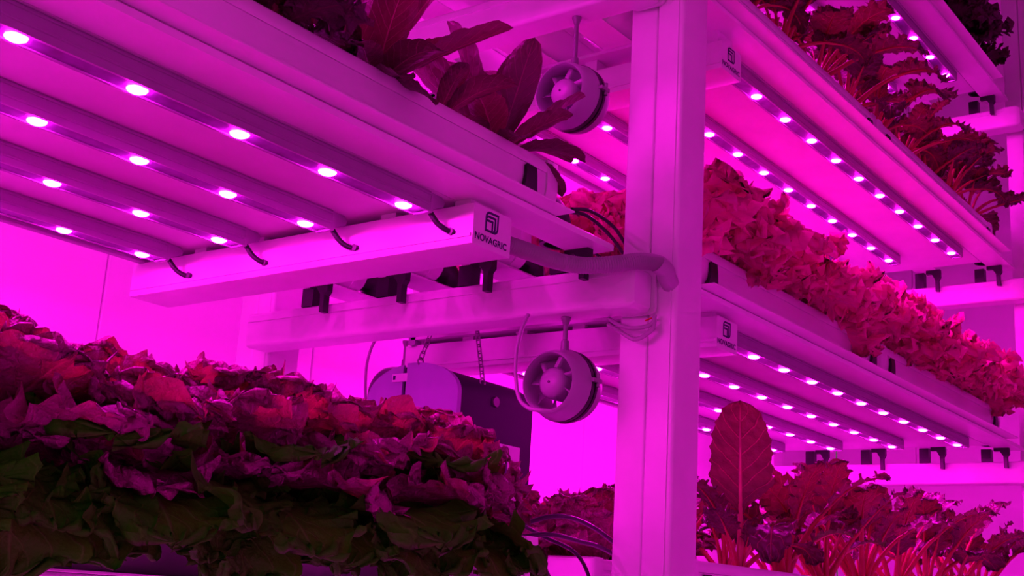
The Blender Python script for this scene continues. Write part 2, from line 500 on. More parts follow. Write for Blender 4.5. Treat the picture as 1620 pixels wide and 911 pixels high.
# ------------------------------------------------------------------ LED grow bars
X_LED = {'L': 1.209, 'R': 2.318}
def led_mesh():
    mb = MB()
    n = 10
    prof = [(0.0, 0.0125), (-0.0022, 0.0120), (-0.0045, 0.0080)]
    mb.lathe(prof, 'z', n)
    k = len(mb.v); mb.add([(0, 0, -0.0055)], [])
    mb.f += [(2 * n + i, 2 * n + (i + 1) % n, k) for i in range(n)]
    return mb.mesh('led', M['led'], 60)
LED_ME = led_mesh()
led_m.cycles.emission_sampling = 'FRONT'
bar_me = {}
for bay in 'LR':
    if bay == 'L': x0, x1 = X_LED['L'] - 1.47, 1.246
    else: x0, x1 = 2.16, X_LED['R'] + 1.35 + 0.05
    mb = MB()
    # aluminium profile: two side walls, recessed underside, ridge on the flank
    p = [(-0.0175, 0.0), (-0.0175, 0.009), (-0.0190, 0.010), (-0.0190, 0.012), (-0.0175, 0.013), (-0.0175, 0.024), (-0.0195, 0.0245), (-0.0195, 0.027), (-0.0175, 0.0275), (-0.0175, 0.0295), (0.0175, 0.0295),
         (0.0175, 0.0), (0.0135, 0.0), (0.0135, 0.003), (-0.0135, 0.003), (-0.0135, 0.0)]
    mb.extrude(p, 'x', x0, x1)
    b1 = mb.mesh('profile', M['alu'])
    mb = MB(); mb.box(x0 + 0.005, x1 - 0.005, -0.0130, 0.0130, 0.0015, 0.0029)
    b2 = mb.mesh('diode_board', M['board'])
    caps = []
    for xe, d in ((x0, -1), (x1, 1)):
        mb = MB()
        xa, xb = sorted((xe, xe + d * 0.006))
        mb.extrude(rrect(-0.018, 0.018, -0.0005, 0.0290, 0.003, 2), 'x', xa, xb)
        caps.append(mb.mesh('end_cap', M['alu'], 35))
    mb = MB()
    xe, d = (x1, 1) if bay == 'L' else (x0, -1)
    pr = [(xe + d * 0.006, 0.002), (xe + d * 0.018, 0.010), (xe + d * 0.034, 0.016), (xe + d * 0.036, 0.024), (xe + d * 0.028, 0.030), (xe + d * 0.006, 0.030)]
    mb.extrude(pr, 'y', -0.013, 0.013)
    con = mb.mesh('connector', M['alu'], 25)
    bar_me[bay] = (b1, b2, caps, con, x0, x1)
ROWN = ['front', 'second', 'third', 'rearmost']
for (bay, tier) in (('L', 1), ('R', 1), ('R', 2), ('R', 3), ('L', 2), ('L', 0), ('R', 0)):
    z = TZ[(bay, tier)] - 0.030
    b1, b2, caps, con, x0, x1 = bar_me[bay]
    for k in range(4):
        root = empty('grow_light_bar', (x0, YF[k], z), f'aluminium LED grow light bar, {ROWN[k]} row under the {LEVEL[tier]} {SHELF[bay]} shelf', 'grow light', 'LED grow light bars')
        off = (-x0, 0, 0)
        put('profile', b1, root, off); put('diode_board', b2, root, off)
        for c in caps: put('end_cap', c, root, off)
        put('connector', con, root, off)
        for i in range(10):
            xl = X_LED[bay] + (-0.15 * i if bay == 'L' else 0.15 * i)
            put('led', LED_ME, root, (xl - x0, 0, 0.0015))
        if tier == 1 or (bay == 'R' and tier == 2):
            # short black supply lead from the bar to the power box
            bx = BOX[(bay, tier)]
            zb = bx[2] - z
            if bay == 'L':
                pts = [(x1 + 0.014 - x0, -0.004, 0.006), (x1 + 0.024 - x0, -0.012, -0.010), (x1 + 0.034 - x0, -0.022, -0.019), (bx[0] - x0 + 0.002, -0.026 - 0.006 * (k % 2), zb + 0.0205)]
            else:
                pts = [(-0.012, -0.004, 0.006), (-0.022, -0.010, -0.008), (-0.032, -0.016, -0.012), (bx[1] - x0 - 0.002, -0.02, zb + 0.0225)]
            mb = MB(); mb.sweep(spline(pts, 8), 0.0042, 8)
            cb = mb.build('supply_lead', M['black'], root, 60)
            mb = MB()
            e = Vector(pts[-1]); d = 1 if bay == 'L' else -1
            mb.lathe([(e.x - 0.008 * d, 0.0001), (e.x - 0.008 * d, 0.0055), (e.x - 0.001 * d, 0.0055)], 'x', 10, (0, e.y, e.z))
            put('plug', mb.mesh('plug', M['black'], 35), cb)

# ------------------------------------------------------------------ planting gutters
def gutter_profile(g=0.0):
    half = [(0.022, 0.0), (0.030, 0.0025), (0.038, 0.009), (0.0445, 0.019), (0.0490, 0.032), (0.0510, 0.047), (0.0505, 0.067)]
    half = [(a + g, b - (g if b < 0.02 else 0)) for a, b in half]
    return [(-a, b) for a, b in reversed(half)] + half
def make_gutter(x0, x1, y, z, label, group):
    root = empty('planting_gutter', (x0, y, z), label, 'gutter', group)
    mb = MB(); mb.extrude(gutter_profile(), 'x', 0.0, x1 - x0)
    mb.build('channel', M['plastic'], root, 35)
    mb = MB()
    lid = [(-0.0520, 0.0675), (-0.0528, 0.071), (-0.0528, 0.083), (-0.050, 0.087), (0.050, 0.087), (0.0528, 0.083), (0.0528, 0.071), (0.0520, 0.0675)]
    mb.extrude(lid, 'x', 0.0, x1 - x0)
    mb.build('lid', M['plastic'], root, 35)
    for xe, d in ((0.0, -1), (x1 - x0, 1)):
        mb = MB()
        p = [(a * 1.04, b) for a, b in gutter_profile(0.0)][:] + [(0.0525, 0.073), (0.051, 0.0885), (-0.051, 0.0885), (-0.0525, 0.073)]
        xa, xb = sorted((xe + d * 0.0005, xe + d * 0.022))
        n = len(p)
        rings = [(xe - d * 0.012, 1.02), (xe + d * 0.016, 1.02), (xe + d * 0.022, 0.94), (xe + d * 0.024, 0.80)]
        vs = [(x, a * s, 0.041 + (b - 0.041) * s) for x, s in rings for a, b in p]
        fs = [(i * n + q, i * n + (q + 1) % n, (i + 1) * n + (q + 1) % n, (i + 1) * n + q) for i in range(3) for q in range(n)]
        fs += [tuple(range(3 * n, 4 * n)), tuple(range(n - 1, -1, -1))]
        mb.add(vs, fs)
        mb.build('end_cap', M['plastic'], root, 40)
    return root
def saddle_mesh():
    """black clip hugging the gutter, foot wider than the top"""
    mb = MB()
    for sgn in (-1,):
        ring = [(a, b) for a, b in [(0.022, -0.0004), (0.0305, 0.0022), (0.0387, 0.0085), (0.0455, 0.0185), (0.0502, 0.032), (0.0523, 0.047), (0.0518, 0.062)]]
        outer = [(0.044, -0.0004), (0.050, 0.002), (0.054, 0.010), (0.0565, 0.021), (0.058, 0.036), (0.058, 0.050), (0.0565, 0.064)]
        wid = [0.024, 0.023, 0.020, 0.016, 0.0125, 0.0115, 0.0115]
        vs = []
        for (a, b), (c, d), w_ in zip(ring, outer, wid):
            vs += [(-w_ * 1.25, sgn * a, b), (w_, sgn * a, b), (w_, sgn * c, d), (-w_ * 1.25, sgn * c, d)]
        n = len(wid)
        fs = [(i * 4 + k, i * 4 + (k + 1) % 4, (i + 1) * 4 + (k + 1) % 4, (i + 1) * 4 + k) for i in range(n - 1) for k in range(4)]
        fs += [(3, 2, 1, 0), (4 * n - 4, 4 * n - 3, 4 * n - 2, 4 * n - 1)]
        mb.add(vs, fs)
    return mb.mesh('gutter_clip', M['black'], 30)
SADDLE = saddle_mesh()
def elbow_mesh():
    mb = MB()
    mb.lathe([(0.0, 0.030), (0.014, 0.030), (0.016, 0.026), (0.02, 0.026)], 'x', 20, (0, 0, 0.040))
    pts = spline([(0.012, 0, 0.040), (0.035, 0, 0.040), (0.056, 0, 0.036), (0.070, 0, 0.020), (0.074, 0, -0.004)], 5)
    mb.sweep(pts, 0.0255, 18)
    mb.lathe([(-0.012, 0.021), (-0.012, 0.028), (0.004, 0.028), (0.004, 0.021)], 'z', 20, (0.0745, 0, 0))
    return mb.mesh('drain_elbow', M['black'], 40)
ELBOW = elbow_mesh()
def bracket_mesh(h):
    """black support between the cross tube and the rail: a column and a hooked clip"""
    mb = MB()
    mb.box(-0.012, 0.012, -0.015, 0.015, 0, h)
    mb.extrude([(0.020, -0.018), (0.030, -0.018), (0.030, h * 0.55), (0.048, h * 0.7), (0.048, h), (0.018, h)], 'x', -0.030, -0.012) if False else None
    return mb.mesh('column', M['black'])
def hook_mesh(h):
    mb = MB()
    p = [(-0.040, -0.022), (-0.030, -0.022), (-0.029, h * 0.35), (-0.018, h * 0.75), (0.0, h * 0.75), (0.0, h), (-0.046, h), (-0.046, h * 0.5), (-0.040, h * 0.3)]
    mb.extrude(p, 'x', -0.036, -0.033 + 0.012)
    return mb.mesh('hook', M['black'])
COL_H = {}
GUT = []
GX = {'L': [(-0.46, 0.50), (0.545, 1.458)], 'R': [(1.945, 2.835), (2.885, 3.835)]}
for (bay, tier), z in TZ.items():
    if (bay, tier) == ('L', 2): continue
    rows = range(4) if tier < 3 else range(1)
    for k in rows:
        for gi, (x0, x1) in enumerate(GX[bay]):
            if bay == 'L' and gi == 0: continue
            zg = z + 0.0158 if k == 0 else z + 0.0130
            if bay == 'L':
                lab = f'white planting gutter with lid, {ROWN[k]} row of the {LEVEL[tier]} left shelf'
            else:
                lab = f'white planting gutter, {ROWN[k]} row of {LEVEL[tier]} right shelf, ' + ('half nearer the post' if gi == 0 else 'half farther from the post')
            if bay == 'L' and k: x1 = 1.66
            g = make_gutter(x0, x1, YG[k], zg, lab, 'white planting gutters')
            clips = [x1 - 0.055 - x0 - (0.06 if k else 0)] if bay == 'L' else [0.045, x1 - 0.03 - x0]
            if k == 0 or bay == 'L':
                for cx in clips:
                    put('gutter_clip', SADDLE, g, (cx, 0, 0.0002))
                    put('gutter_clip', SADDLE, g, (cx, 0, 0.0002)).scale = (1, -1, 1)
            if bay == 'L':
                put('drain_elbow', ELBOW, g, (x1 - x0 + 0.022, 0, 0))
            elif gi == 1 and k == 0:
                put('drain_elbow', ELBOW, g, (x1 - x0 + 0.022, 0, 0))
    # black supports at the cross tube
    for xt, has in ((1.629, bay == 'L'), (4.008, bay == 'R')):
        if not has: continue
        zt = ZT[bay + str(tier)]
        h = z - zt
        h2 = h + 0.0075
        for k in rows:
            zz = h if k == 0 else h2
            r = empty('gutter_support', (xt - 0.018, YG[k], zt), f'black bracket under {ROWN[k]} gutter rail on cross tube of {LEVEL[tier]} {SHELF[bay]} shelf', 'bracket', 'black rail brackets')
            key = round(zz, 4)
            if key not in COL_H: COL_H[key] = (bracket_mesh(zz), hook_mesh(zz))
            put('column', COL_H[key][0], r, (0, 0.028, 0)); put('hook', COL_H[key][1], r, (0.0, -0.002, 0))

# ------------------------------------------------------------------ drip tubes, hose, conduit
def cord(name, pts, r, mat, label, cat, group=None, n=8, seg=10):
    mb = MB(); mb.sweep(spline(pts, seg), r, n)
    return tag(mb.build(name, mat, None, 60), label, cat, group)
cord('drip_tube', [(1.552, 1.075, 1.872), (1.60, 1.07, 1.882), (1.68, 1.075, 1.878), (1.80, 1.10, 1.86), (1.94, 1.09, 1.86)], 0.0032, M['black'], 'thin black drip tube arching behind the post, upper of the pair', 'tube', 'thin black drip tubes')
cord('drip_tube', [(1.552, 1.080, 1.868), (1.60, 1.075, 1.874), (1.68, 1.08, 1.862), (1.80, 1.10, 1.84), (1.94, 1.095, 1.845)], 0.0032, M['black'], 'thin black drip tube arching behind the post, lower of the pair', 'tube', 'thin black drip tubes')
cord('drip_tube', [(1.556, 1.090, 1.815), (1.62, 1.092, 1.832), (1.72, 1.11, 1.834), (1.94, 1.10, 1.852)], 0.0028, M['black'], 'thin black drip tube leaving the foot of the elbow behind the middle shelf', 'tube', 'thin black drip tubes')
cord('drip_tube', [(1.42, 1.10, 1.335), (1.49, 1.085, 1.368), (1.56, 1.07, 1.385), (1.66, 1.075, 1.375), (1.80, 1.09, 1.34), (1.93, 1.09, 1.31)], 0.0036, M['black'], 'black drip tube arching highest over the gutter end at bottom centre', 'tube', 'black drip tubes at the lowest shelf')
cord('drip_tube', [(1.44, 1.09, 1.340), (1.51, 1.06, 1.354), (1.60, 1.06, 1.350), (1.70, 1.075, 1.343), (1.93, 1.10, 1.30)], 0.0036, M['black'], 'black drip tube lying lower over the gutter end at bottom centre', 'tube', 'black drip tubes at the lowest shelf')
cord('drip_tube', [(1.50, 1.12, 1.375), (1.57, 1.11, 1.355), (1.63, 1.09, 1.335), (1.66, 1.08, 1.295), (1.665, 1.075, 1.24)], 0.003, M['black'], 'black drip tube bending down beside the white post at bottom centre', 'tube', 'black drip tubes at the lowest shelf')

hose_root = empty('corrugated_hose', (1.38, 1.075, 1.765), 'grey corrugated cable hose from the power box to the white post', 'hose')
hp = spline([(1.372, 1.083, 1.770), (1.42, 1.066, 1.7665), (1.47, 1.052, 1.7635), (1.52, 1.030, 1.7645), (1.565, 1.000, 1.7745), (1.60, 0.974, 1.7855), (1.628, 0.956, 1.7865), (1.644, 0.952, 1.779)], 48)
mb = MB(); mb.sweep(hp, lambda i: 0.0125 + 0.0012 * math.cos(i * PI / 2), 14)
world_child(mb.build('corrugated_sleeve', M['grey'], hose_root, 60))
mb = MB(); mb.sweep(spline([(1.628, 0.957, 1.7865), (1.643, 0.952, 1.779), (1.651, 0.953, 1.770), (1.668, 0.955, 1.762)], 6), 0.0150, 16)
world_child(mb.build('elbow_sleeve', M['grey'], hose_root, 60))
for i, (dz, rr) in enumerate(((0.0, 0.0), (-0.010, 0.008))):
    cord('white_cable', [(1.652, 1.06, 1.712 + dz), (1.640, 1.03, 1.695 + dz), (1.640, 1.00, 1.688 + dz - rr), (1.646, 0.975, 1.694 + dz), (1.650, 0.972, 1.71 + dz)], 0.0035, M['grey'],
         ('upper' if i == 0 else 'lower') + ' white cable looping under the end of the cross tube at the post', 'cable', 'cable loops at the post')
cord('red_wire', [(1.6515, 0.990, 1.702), (1.6500, 0.981, 1.704), (1.6515, 0.972, 1.706)], 0.0014, M['redcable'], 'short red wire among the cable loops at the post', 'wire')

# ------------------------------------------------------------------ duct fans
def fan(x, y, z, s, ztop, label, loop=True):
    root = empty('duct_fan', (x, y, z), label, 'fan', 'round duct fans hung on rods')
    R = 0.057 * s
    def P(*a): return [(p * s, q * s) for p, q in a]
    mb = MB()
    mb.lathe(P((0.004, 0.0455), (0.0, 0.0475), (0.002, 0.0505), (0.012, 0.0535), (0.030, 0.0560), (0.036, 0.0580), (0.040, 0.0590), (0.040, 0.0560), (0.056, 0.0560), (0.056, 0.0590), (0.066, 0.058), (0.078, 0.054), (0.080, 0.050), (0.078, 0.047), (0.05, 0.046), (0.02, 0.0455)), 'x', 40, closed=True)
    mb.build('housing', M['fanw'], root, 40)
    mb = MB()
    mb.lathe(P((0.0395, 0.0555), (0.0395, 0.0598), (0.047, 0.0598), (0.047, 0.0555)), 'x', 40, closed=True)
    mb.build('clamp_band', M['black'], root, 40)
    mb = MB()
    mb.lathe(P((0.050, 0.0555), (0.050, 0.0600), (0.056, 0.0600), (0.056, 0.0555)), 'x', 40, closed=True)
    mb.build('clamp_band', M['black'], root, 40)
    mb = MB()
    mb.lathe(P((0.0035, 0.0003), (0.004, 0.010), (0.007, 0.019), (0.013, 0.0245), (0.022, 0.0262), (0.060, 0.0262), (0.062, 0.02), (0.062, 0.0003)), 'x', 28)
    hub = mb.build('hub', M['fanw'], root, 50)
    mb = MB(); mb.lathe(P((0.0030, 0.0002), (0.0028, 0.0022), (0.0050, 0.0022)), 'x', 10)
    put('shaft', mb.mesh('shaft', M['black'], 40), hub)
    # blade: twisted sheet with thickness
    mb = MB(); vs = []; fs = []
    nr, nc = 5, 5
    for side in (0, 1):
        for i in range(nr):
            r = (0.0255 + (0.0445 - 0.0255) * i / (nr - 1)) * s
            tw = math.radians(52 - 14 * i / (nr - 1))
            for j in range(nc):
                c = (j / (nc - 1) - 0.5) * 0.034 * s
                ang = (c * math.cos(tw)) / r
                xx = 0.026 * s + c * math.sin(tw) + side * 0.0014 * s + 0.004 * s * (1 - (2 * j / (nc - 1) - 1) ** 2)
                vs.append((xx, r * math.cos(ang), r * math.sin(ang)))
    o = nr * nc
    for i in range(nr - 1):
        for j in range(nc - 1):
            a = i * nc + j
            fs += [(a, a + 1, a + nc + 1, a + nc), (o + a, o + a + nc, o + a + nc + 1, o + a + 1)]
    rim = [j for j in range(nc)] + [i * nc + nc - 1 for i in range(1, nr)] + [(nr - 1) * nc + j for j in range(nc - 2, -1, -1)] + [i * nc for i in range(nr - 2, 0, -1)]
    fs += [(rim[q], rim[(q + 1) % len(rim)], o + rim[(q + 1) % len(rim)], o + rim[q]) for q in range(len(rim))]
    mb.add(vs, fs)
    bl = mb.mesh('blade', M['fang'], 40)
    for q in range(7):
        b = put('blade', bl, root); b.rotation_euler = (2 * PI * q / 7 + 0.3, 0, 0)
    mb = MB()                                              # rod with its socket
    xr = 0.044 * s
    mb.sweep([(xr, 0, R * 1.02), (xr, 0, ztop - z - 0.004)], 0.0042, 10)
    rod = mb.build('hanger_rod', M['steel'], root, 50)
    mb = MB(); mb.lathe([(R * 1.0, 0.0075), (R * 1.0 + 0.018, 0.0065), (R * 1.0 + 0.020, 0.004)], 'z', 12, (xr, 0, 0))
    put('socket', mb.mesh('socket', M['steel'], 40), rod)
    mb = MB(); mb.lathe([(ztop - z - 0.014, 0.0045), (ztop - z - 0.003, 0.0085), (ztop - z, 0.0085), (ztop - z, 0.0005)], 'z', 12, (xr, 0, 0))
    put('rod_head', mb.mesh('rod_head', M['steel'], 40), rod)
    mb = MB()                                              # band screw at the side
    a = math.radians(-12)
    cy, cz = -0.0605 * s * math.cos(a), 0.0605 * s * math.sin(a) * -1 * 0 + 0.006 * s
    mb.box(0.036 * s, 0.060 * s, cy - 0.006 * s, cy + 0.003 * s, cz - 0.003 * s, cz + 0.003 * s)
    mb.lathe([(cz - 0.010 * s, 0.0035 * s), (cz + 0.012 * s, 0.0035 * s)], 'z', 8, (0.052 * s, cy - 0.003 * s, 0))
    mb.build('band_screw', M['steel'], root)
    if loop:
        mb = MB()
        zt = ztop - z
        mb.sweep(spline([(0.0, 0.045, zt + 0.0), (-0.005, 0.055, zt - 0.03), (-0.008, 0.060, zt - 0.075), (-0.010, 0.050, -0.020), (-0.010, 0.030, -0.042), (-0.008, 0.006, -0.048), (0.006, -0.012, -0.048)], 8), 0.0034, 8)
        mb.build('power_cable', M['fanw'], root, 60)
    return root
fan(1.585, 1.128, 1.600, 1.0, ZT['L1'] - 0.068, 'grey duct fan with black clamp bands hanging under the middle cross tube')
fan(1.585, 1.137, 2.106, 1.0, ZT['L2'] - 0.068, 'grey duct fan half hidden by the red romaine leaves', False)
fan(2.00, 1.862, 1.690, 1.18, 1.8200, 'duct fan partly hidden behind the hanging arched unit')

# ------------------------------------------------------------------ hanging arched unit with sign
ux0, ux1, uy0, uy1 = 1.80, 2.052, 1.490, 1.730
uzb, uzs, uzt = 1.20, 1.640, 1.704
unit = empty('hanging_unit', (ux0, uy0, uzb), 'hanging arched air unit with shaded side and NOVAGRIC sign', 'air unit')
bpy.context.view_layer.update()
def arch(g=0.0, n=18):
    yc = (uy0 + uy1) / 2; hw = (uy1 - uy0) / 2 - g
    pts = [(yc - hw, uzb + g), (yc + hw, uzb + g)]
    for k in range(n + 1):
        a = PI * k / n
        c, s_ = math.cos(a), math.sin(a)
        pts.append((yc + hw * math.copysign(abs(c) ** 0.95, c), uzs + (uzt - uzs - g) * (s_ if s_ > 0 else 0)))
    return pts
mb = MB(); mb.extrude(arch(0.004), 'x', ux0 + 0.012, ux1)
world_child(mb.build('body', M['unit_shade'], unit, 30))
# face: two panels with a gap between them
yslit = 1.632
full = arch(0.0, 40)
def clip(pts, lo, hi):
    def inside(p): return lo <= p[0] <= hi
    out = []
    def cut(poly, f, lim):
        res = []
        for i in range(len(poly)):
            a, b = poly[i], poly[(i + 1) % len(poly)]
            fa, fb = f(a), f(b)
            if fa >= 0: res.append(a)
            if fa * fb < 0:
                t = fa / (fa - fb); res.append((a[0] + (b[0] - a[0]) * t, a[1] + (b[1] - a[1]) * t))
        return res
    return cut(cut(pts, lambda p: p[0] - lo, lo), lambda p: hi - p[0], hi)
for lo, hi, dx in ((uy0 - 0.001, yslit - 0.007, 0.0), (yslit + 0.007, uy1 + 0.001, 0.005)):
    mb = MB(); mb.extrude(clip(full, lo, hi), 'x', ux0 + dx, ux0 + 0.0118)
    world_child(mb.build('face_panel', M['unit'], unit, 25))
mb = MB(); mb.box(ux0 + 0.0115, ux0 + 0.0119, yslit - 0.007, yslit + 0.007, uzb + 0.01, 1.675)
world_child(mb.build('seam_gap', M['black'], unit))
mb = MB(); mb.extrude(rrect(1.622, 1.662, 1.668, 1.684, 0.001, 2), 'x', ux0 - 0.001, ux0 + 0.006)
st = mb.build('sticker', M['paper'], unit); world_child(st); st['label'] = 'small white sticker'
mb = MB(); mb.box(ux0 - 0.0016, ux0 - 0.0009, 1.653, 1.659, 1.672, 1.680)
k_ = mb.mesh('sticker_print', M['ink']); q_ = put('sticker_print', k_, st)
mb = MB(); mb.extrude(rrect(1.872, 2.012, 1.432, 1.560, 0.001, 2), 'y', uy0 + 0.0012, uy0 + 0.0038)
sg = mb.build('sign', M['paper'], unit); world_child(sg); sg['label'] = 'pale rectangular sign with dark blue emblem'
bpy.context.view_layer.update()
R90 = Matrix.Rotation(PI / 2, 4, 'X')
for me, nm, x, z, s in ((LOGO_ME, 'emblem', 1.910, 1.486, 0.062), (TEXT_ME, 'lettering', 1.941, 1.463, 0.026), (text_mesh('VERTICAL FARMING', 1.0, 0.0), 'lettering', 1.941, 1.449, 0.0095)):
    if nm == 'lettering' and s < 0.01: continue
    o = put(nm, me, sg)
    o.matrix_local = Matrix.Translation(Vector((x, uy0 + 0.0010, z))) @ R90 @ Matrix.Scale(s, 4)
mb = MB(); mb.lathe([(0.0, 0.0003), (0.0, 0.010), (0.004, 0.012)], 'y', 14, (0, 0, 0))
world_child(mb.build('vent_hole', M['black'], unit, 30, (0, 0, 0)))
vh = [c for c in unit.children if c.name.startswith('vent_hole')][0]
vh.matrix_parent_inverse = Matrix.Identity(4); vh.location = (1.925 - ux0, 0.001, 1.640 - uzb)
for yy, xx, zz in ((1.595, 1.805, uzt - 0.004), (1.515, 1.905, 1.672)):
    mb = MB(); mb.sweep([(xx + 0.008 * math.cos(a), yy, zz + 0.006 + 0.008 * math.sin(a)) for a in [2 * PI * k / 12 for k in range(13)]], 0.0018, 6, False)
    world_child(mb.build('eyelet', M['steel'], unit, 60))
def link_mesh():
    mb = MB()
    L_, W_ = 0.0085, 0.0050
    pts = []
    for k in range(17):
        a = 2 * PI * k / 16
        pts.append((W_ * math.cos(a), 0, W_ * math.sin(a) + (L_ - W_ + 0.001) * (1 if math.sin(a) > 0.01 else -1 if math.sin(a) < -0.01 else 0)))
    mb.sweep(pts, 0.0013, 6, False, ref=(0, 1, 0))
    return mb.mesh('link', M['steel'], 60)
LINK = link_mesh()
def chain(a, b, label):
    a, b = Vector(a), Vector(b)
    root = empty('hanging_chain', a, label, 'chain', 'hanging steel chains')
    d = b - a; n = int(d.length / 0.0135)
    q = d.to_track_quat('Z', 'X')
    for i in range(n):
        o = put('link', LINK, root, d * ((i + 0.5) / n))
        o.rotation_mode = 'QUATERNION'
        o.rotation_quaternion = q @ Matrix.Rotation(PI / 2 * (i % 2) + 0.5, 3, 'Z').to_quaternion()
chain((1.805, 1.595, uzt + 0.008), (1.83, 1.575, 1.8185), 'steel chain holding the face end of the arched unit')
chain((1.905, 1.515, 1.684), (1.885, 1.530, 1.8185), 'steel chain holding the side of the arched unit beside the fan')

# ------------------------------------------------------------------ leaves
def smooth(x):
    x = min(1, max(0, x)); return x * x * (3 - 2 * x)
def prof_romaine(u): return (0.30 + 0.70 * smooth(u / 0.55)) * (math.sqrt(max(0, 1 - ((u - 0.62) / 0.38) ** 2)) if u > 0.62 else 1)
def prof_lettuce(u): return (0.16 + 0.84 * smooth(u / 0.62)) * (max(0, 1 - ((u - 0.70) / 0.30) ** 2) ** 0.45 if u > 0.70 else 1)
def prof_coral(u): return (0.14 + 0.86 * smooth(u / 0.75)) * (max(0, 1 - ((u - 0.80) / 0.20) ** 2) ** 0.40 if u > 0.80 else 1)
def prof_chard(u): return (0.10 + 0.90 * smooth(u / 0.28)) * (1 - 0.12 * u) * (max(0, 1 - ((u - 0.55) / 0.45) ** 2) ** 0.5 if u > 0.55 else 1)
def centre(L, th0, bend, pw, n):
    pts = []; ths = []
    x = z = 0.0
    for i in range(n + 1):
        u = i / n
        th = th0 + bend * u ** pw
        pts.append((x, z)); ths.append(th)
        x += math.sin(th) * L / n; z += math.cos(th) * L / n
    return pts, ths
def leaf_mesh(name, mat, L, W, prof, bend, cup, ruf, frq, scal, nu, nv, seed, th0=0.0, pw=1.4, blister=0.0, offset=None, tw=0.0, hf=0.25, ep=2.4):
    rg = random.Random(seed)
    pts, ths = centre(L, th0, bend, pw, nu)
    ph = [rg.uniform(0, 6.28) for _ in range(8)]
    fq = [frq * rg.uniform(0.85, 1.15) for _ in range(2)]
    ox, oz = offset if offset else (0, 0)
    vs = []; uvs = []
    for i in range(nu + 1):
        u = i / nu
        th = ths[i]
        cx, cz = pts[i]
        wd = W * prof(u)
        T = (math.sin(th), math.cos(th)); N = (-math.cos(th), math.sin(th))
        tip = smooth((u - 0.82) / 0.18) * min(1.0, wd / (0.6 * W))
        for j in range(nv + 1):
            v = 2 * j / nv - 1
            e = abs(v); sd = 0 if v < 0 else 1
            a = 2 * PI * fq[sd] * u + ph[sd]
            r1 = math.sin(a) + 0.55 * math.sin(2.3 * a + ph[2]) + hf * math.sin(4.7 * a + ph[3])
            at = 2 * PI * frq * 0.5 * v + ph[4]
            rt = math.sin(at) + 0.6 * math.sin(2.3 * at + ph[5]) + 0.4 * math.sin(4.1 * at + ph[6])
            edge = e ** ep * min(1, u * 2.5)
            off = ruf * (edge * r1 * (1 - 0.6 * tip) + tip * 0.8 * rt)
            tof = ruf * 0.8 * (edge * (math.cos(1.31 * a + ph[6]) + 0.5 * math.cos(3.3 * a)) + tip * 0.8 * math.cos(1.7 * at))
            wv = v * wd * (1 + scal * e * (math.sin(1.9 * a + ph[7]) + 2 * hf * math.sin(5.1 * a)))
            n_ = off + cup * wd * e * e
            if blister:
                n_ += blister * math.sin(u * 31 + ph[2] + 2 * math.sin(v * 5)) * math.sin(v * 9 + ph[3] + math.sin(u * 13)) * (1 - e * e) * min(1, e * 4)
            y = wv * (1 - 0.25 * abs(cup) * e)
            ty = tw * u * v * wd
            vs.append((ox + cx + N[0] * (n_ + ty) + T[0] * tof, y, oz + cz + N[1] * (n_ + ty) + T[1] * tof))
            uvs.append((0.5 + v / 2, u))
    fs = [(i * (nv + 1) + j, i * (nv + 1) + j + 1, (i + 1) * (nv + 1) + j + 1, (i + 1) * (nv + 1) + j) for i in range(nu) for j in range(nv)]
    me = bpy.data.meshes.new(name)
    me.from_pydata(vs, [], fs)
    me.materials.append(mat)
    uvl = me.uv_layers.new(name='UVMap')
    for lp in me.loops:
        uvl.data[lp.index].uv = uvs[lp.vertex_index]
    me.shade_smooth()
    me.update()
    return me
SP = {}
SP['romaine'] = [leaf_mesh('leaf', M['romaine'], 0.205, 0.036 + 0.004 * (s % 3), prof_romaine, 0.25 + 0.30 * (s % 3), 0.30, 0.0018, 4, 0.012, 30, 14, 100 + s, blister=0.0012) for s in range(6)]
SP['let_red'] = [leaf_mesh('leaf', M['let_red'], 0.20, 0.084, prof_lettuce, 0.15 + 0.40 * (s % 3), 0.20, 0.0130, 4.6, 0.045, 90, 44, 200 + s, blister=0.0028, ep=2.8) for s in range(5)]
SP['let_green'] = [leaf_mesh('leaf', M['let_green'], 0.20, 0.090, prof_lettuce, 0.9 + 0.5 * (s % 3), 0.12, 0.0105, 4.6, 0.045, 90, 44, 300 + s, blister=0.0024, ep=2.8) for s in range(5)]
SP['coral'] = [leaf_mesh('leaf', M['coral'], 0.125, 0.055, prof_coral, 0.7 + 0.3 * (s % 3), 0.10, 0.0130, 5, 0.16, 72, 36, 400 + s, hf=0.5) for s in range(5)]
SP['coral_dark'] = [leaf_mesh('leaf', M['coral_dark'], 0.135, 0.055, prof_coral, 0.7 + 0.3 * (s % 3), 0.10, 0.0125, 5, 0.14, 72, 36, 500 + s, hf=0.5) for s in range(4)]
def chard_pair(seed, mat, smat, Lp, Lb, W, bend, ruf=0.006, rad=0.0055):
    rg = random.Random(seed)
    tot = Lp + Lb
    pts, ths = centre(Lp, 0.0, bend * 0.35, 1.3, 14)
    ex, ez = pts[-1]
    blade = leaf_mesh('leaf', mat, Lb, W, prof_chard, bend, 0.14, ruf, 5, 0.04, 40, 26, seed, th0=ths[-1], pw=1.6, blister=0.0026, offset=(ex, ez))
    p2, t2 = centre(Lb, ths[-1], bend, 1.6, 40)
    line = [(x, 0, z) for x, z in pts[:-1]] + [(ex + x + math.cos(th) * 0.0012, 0, ez + z - math.sin(th) * 0.0012) for (x, z), th in list(zip(p2, t2))[:36:3]]
    n = len(line)
    mb = MB(); mb.sweep(line, lambda i: rad * (1.25 - 1.0 * i / (n - 1)) if i < 14 else rad * max(0.12, 0.75 - 0.75 * (i - 13) / (n - 14)), 8)
    stem = mb.mesh('stem', smat, 60)
    return blade, stem
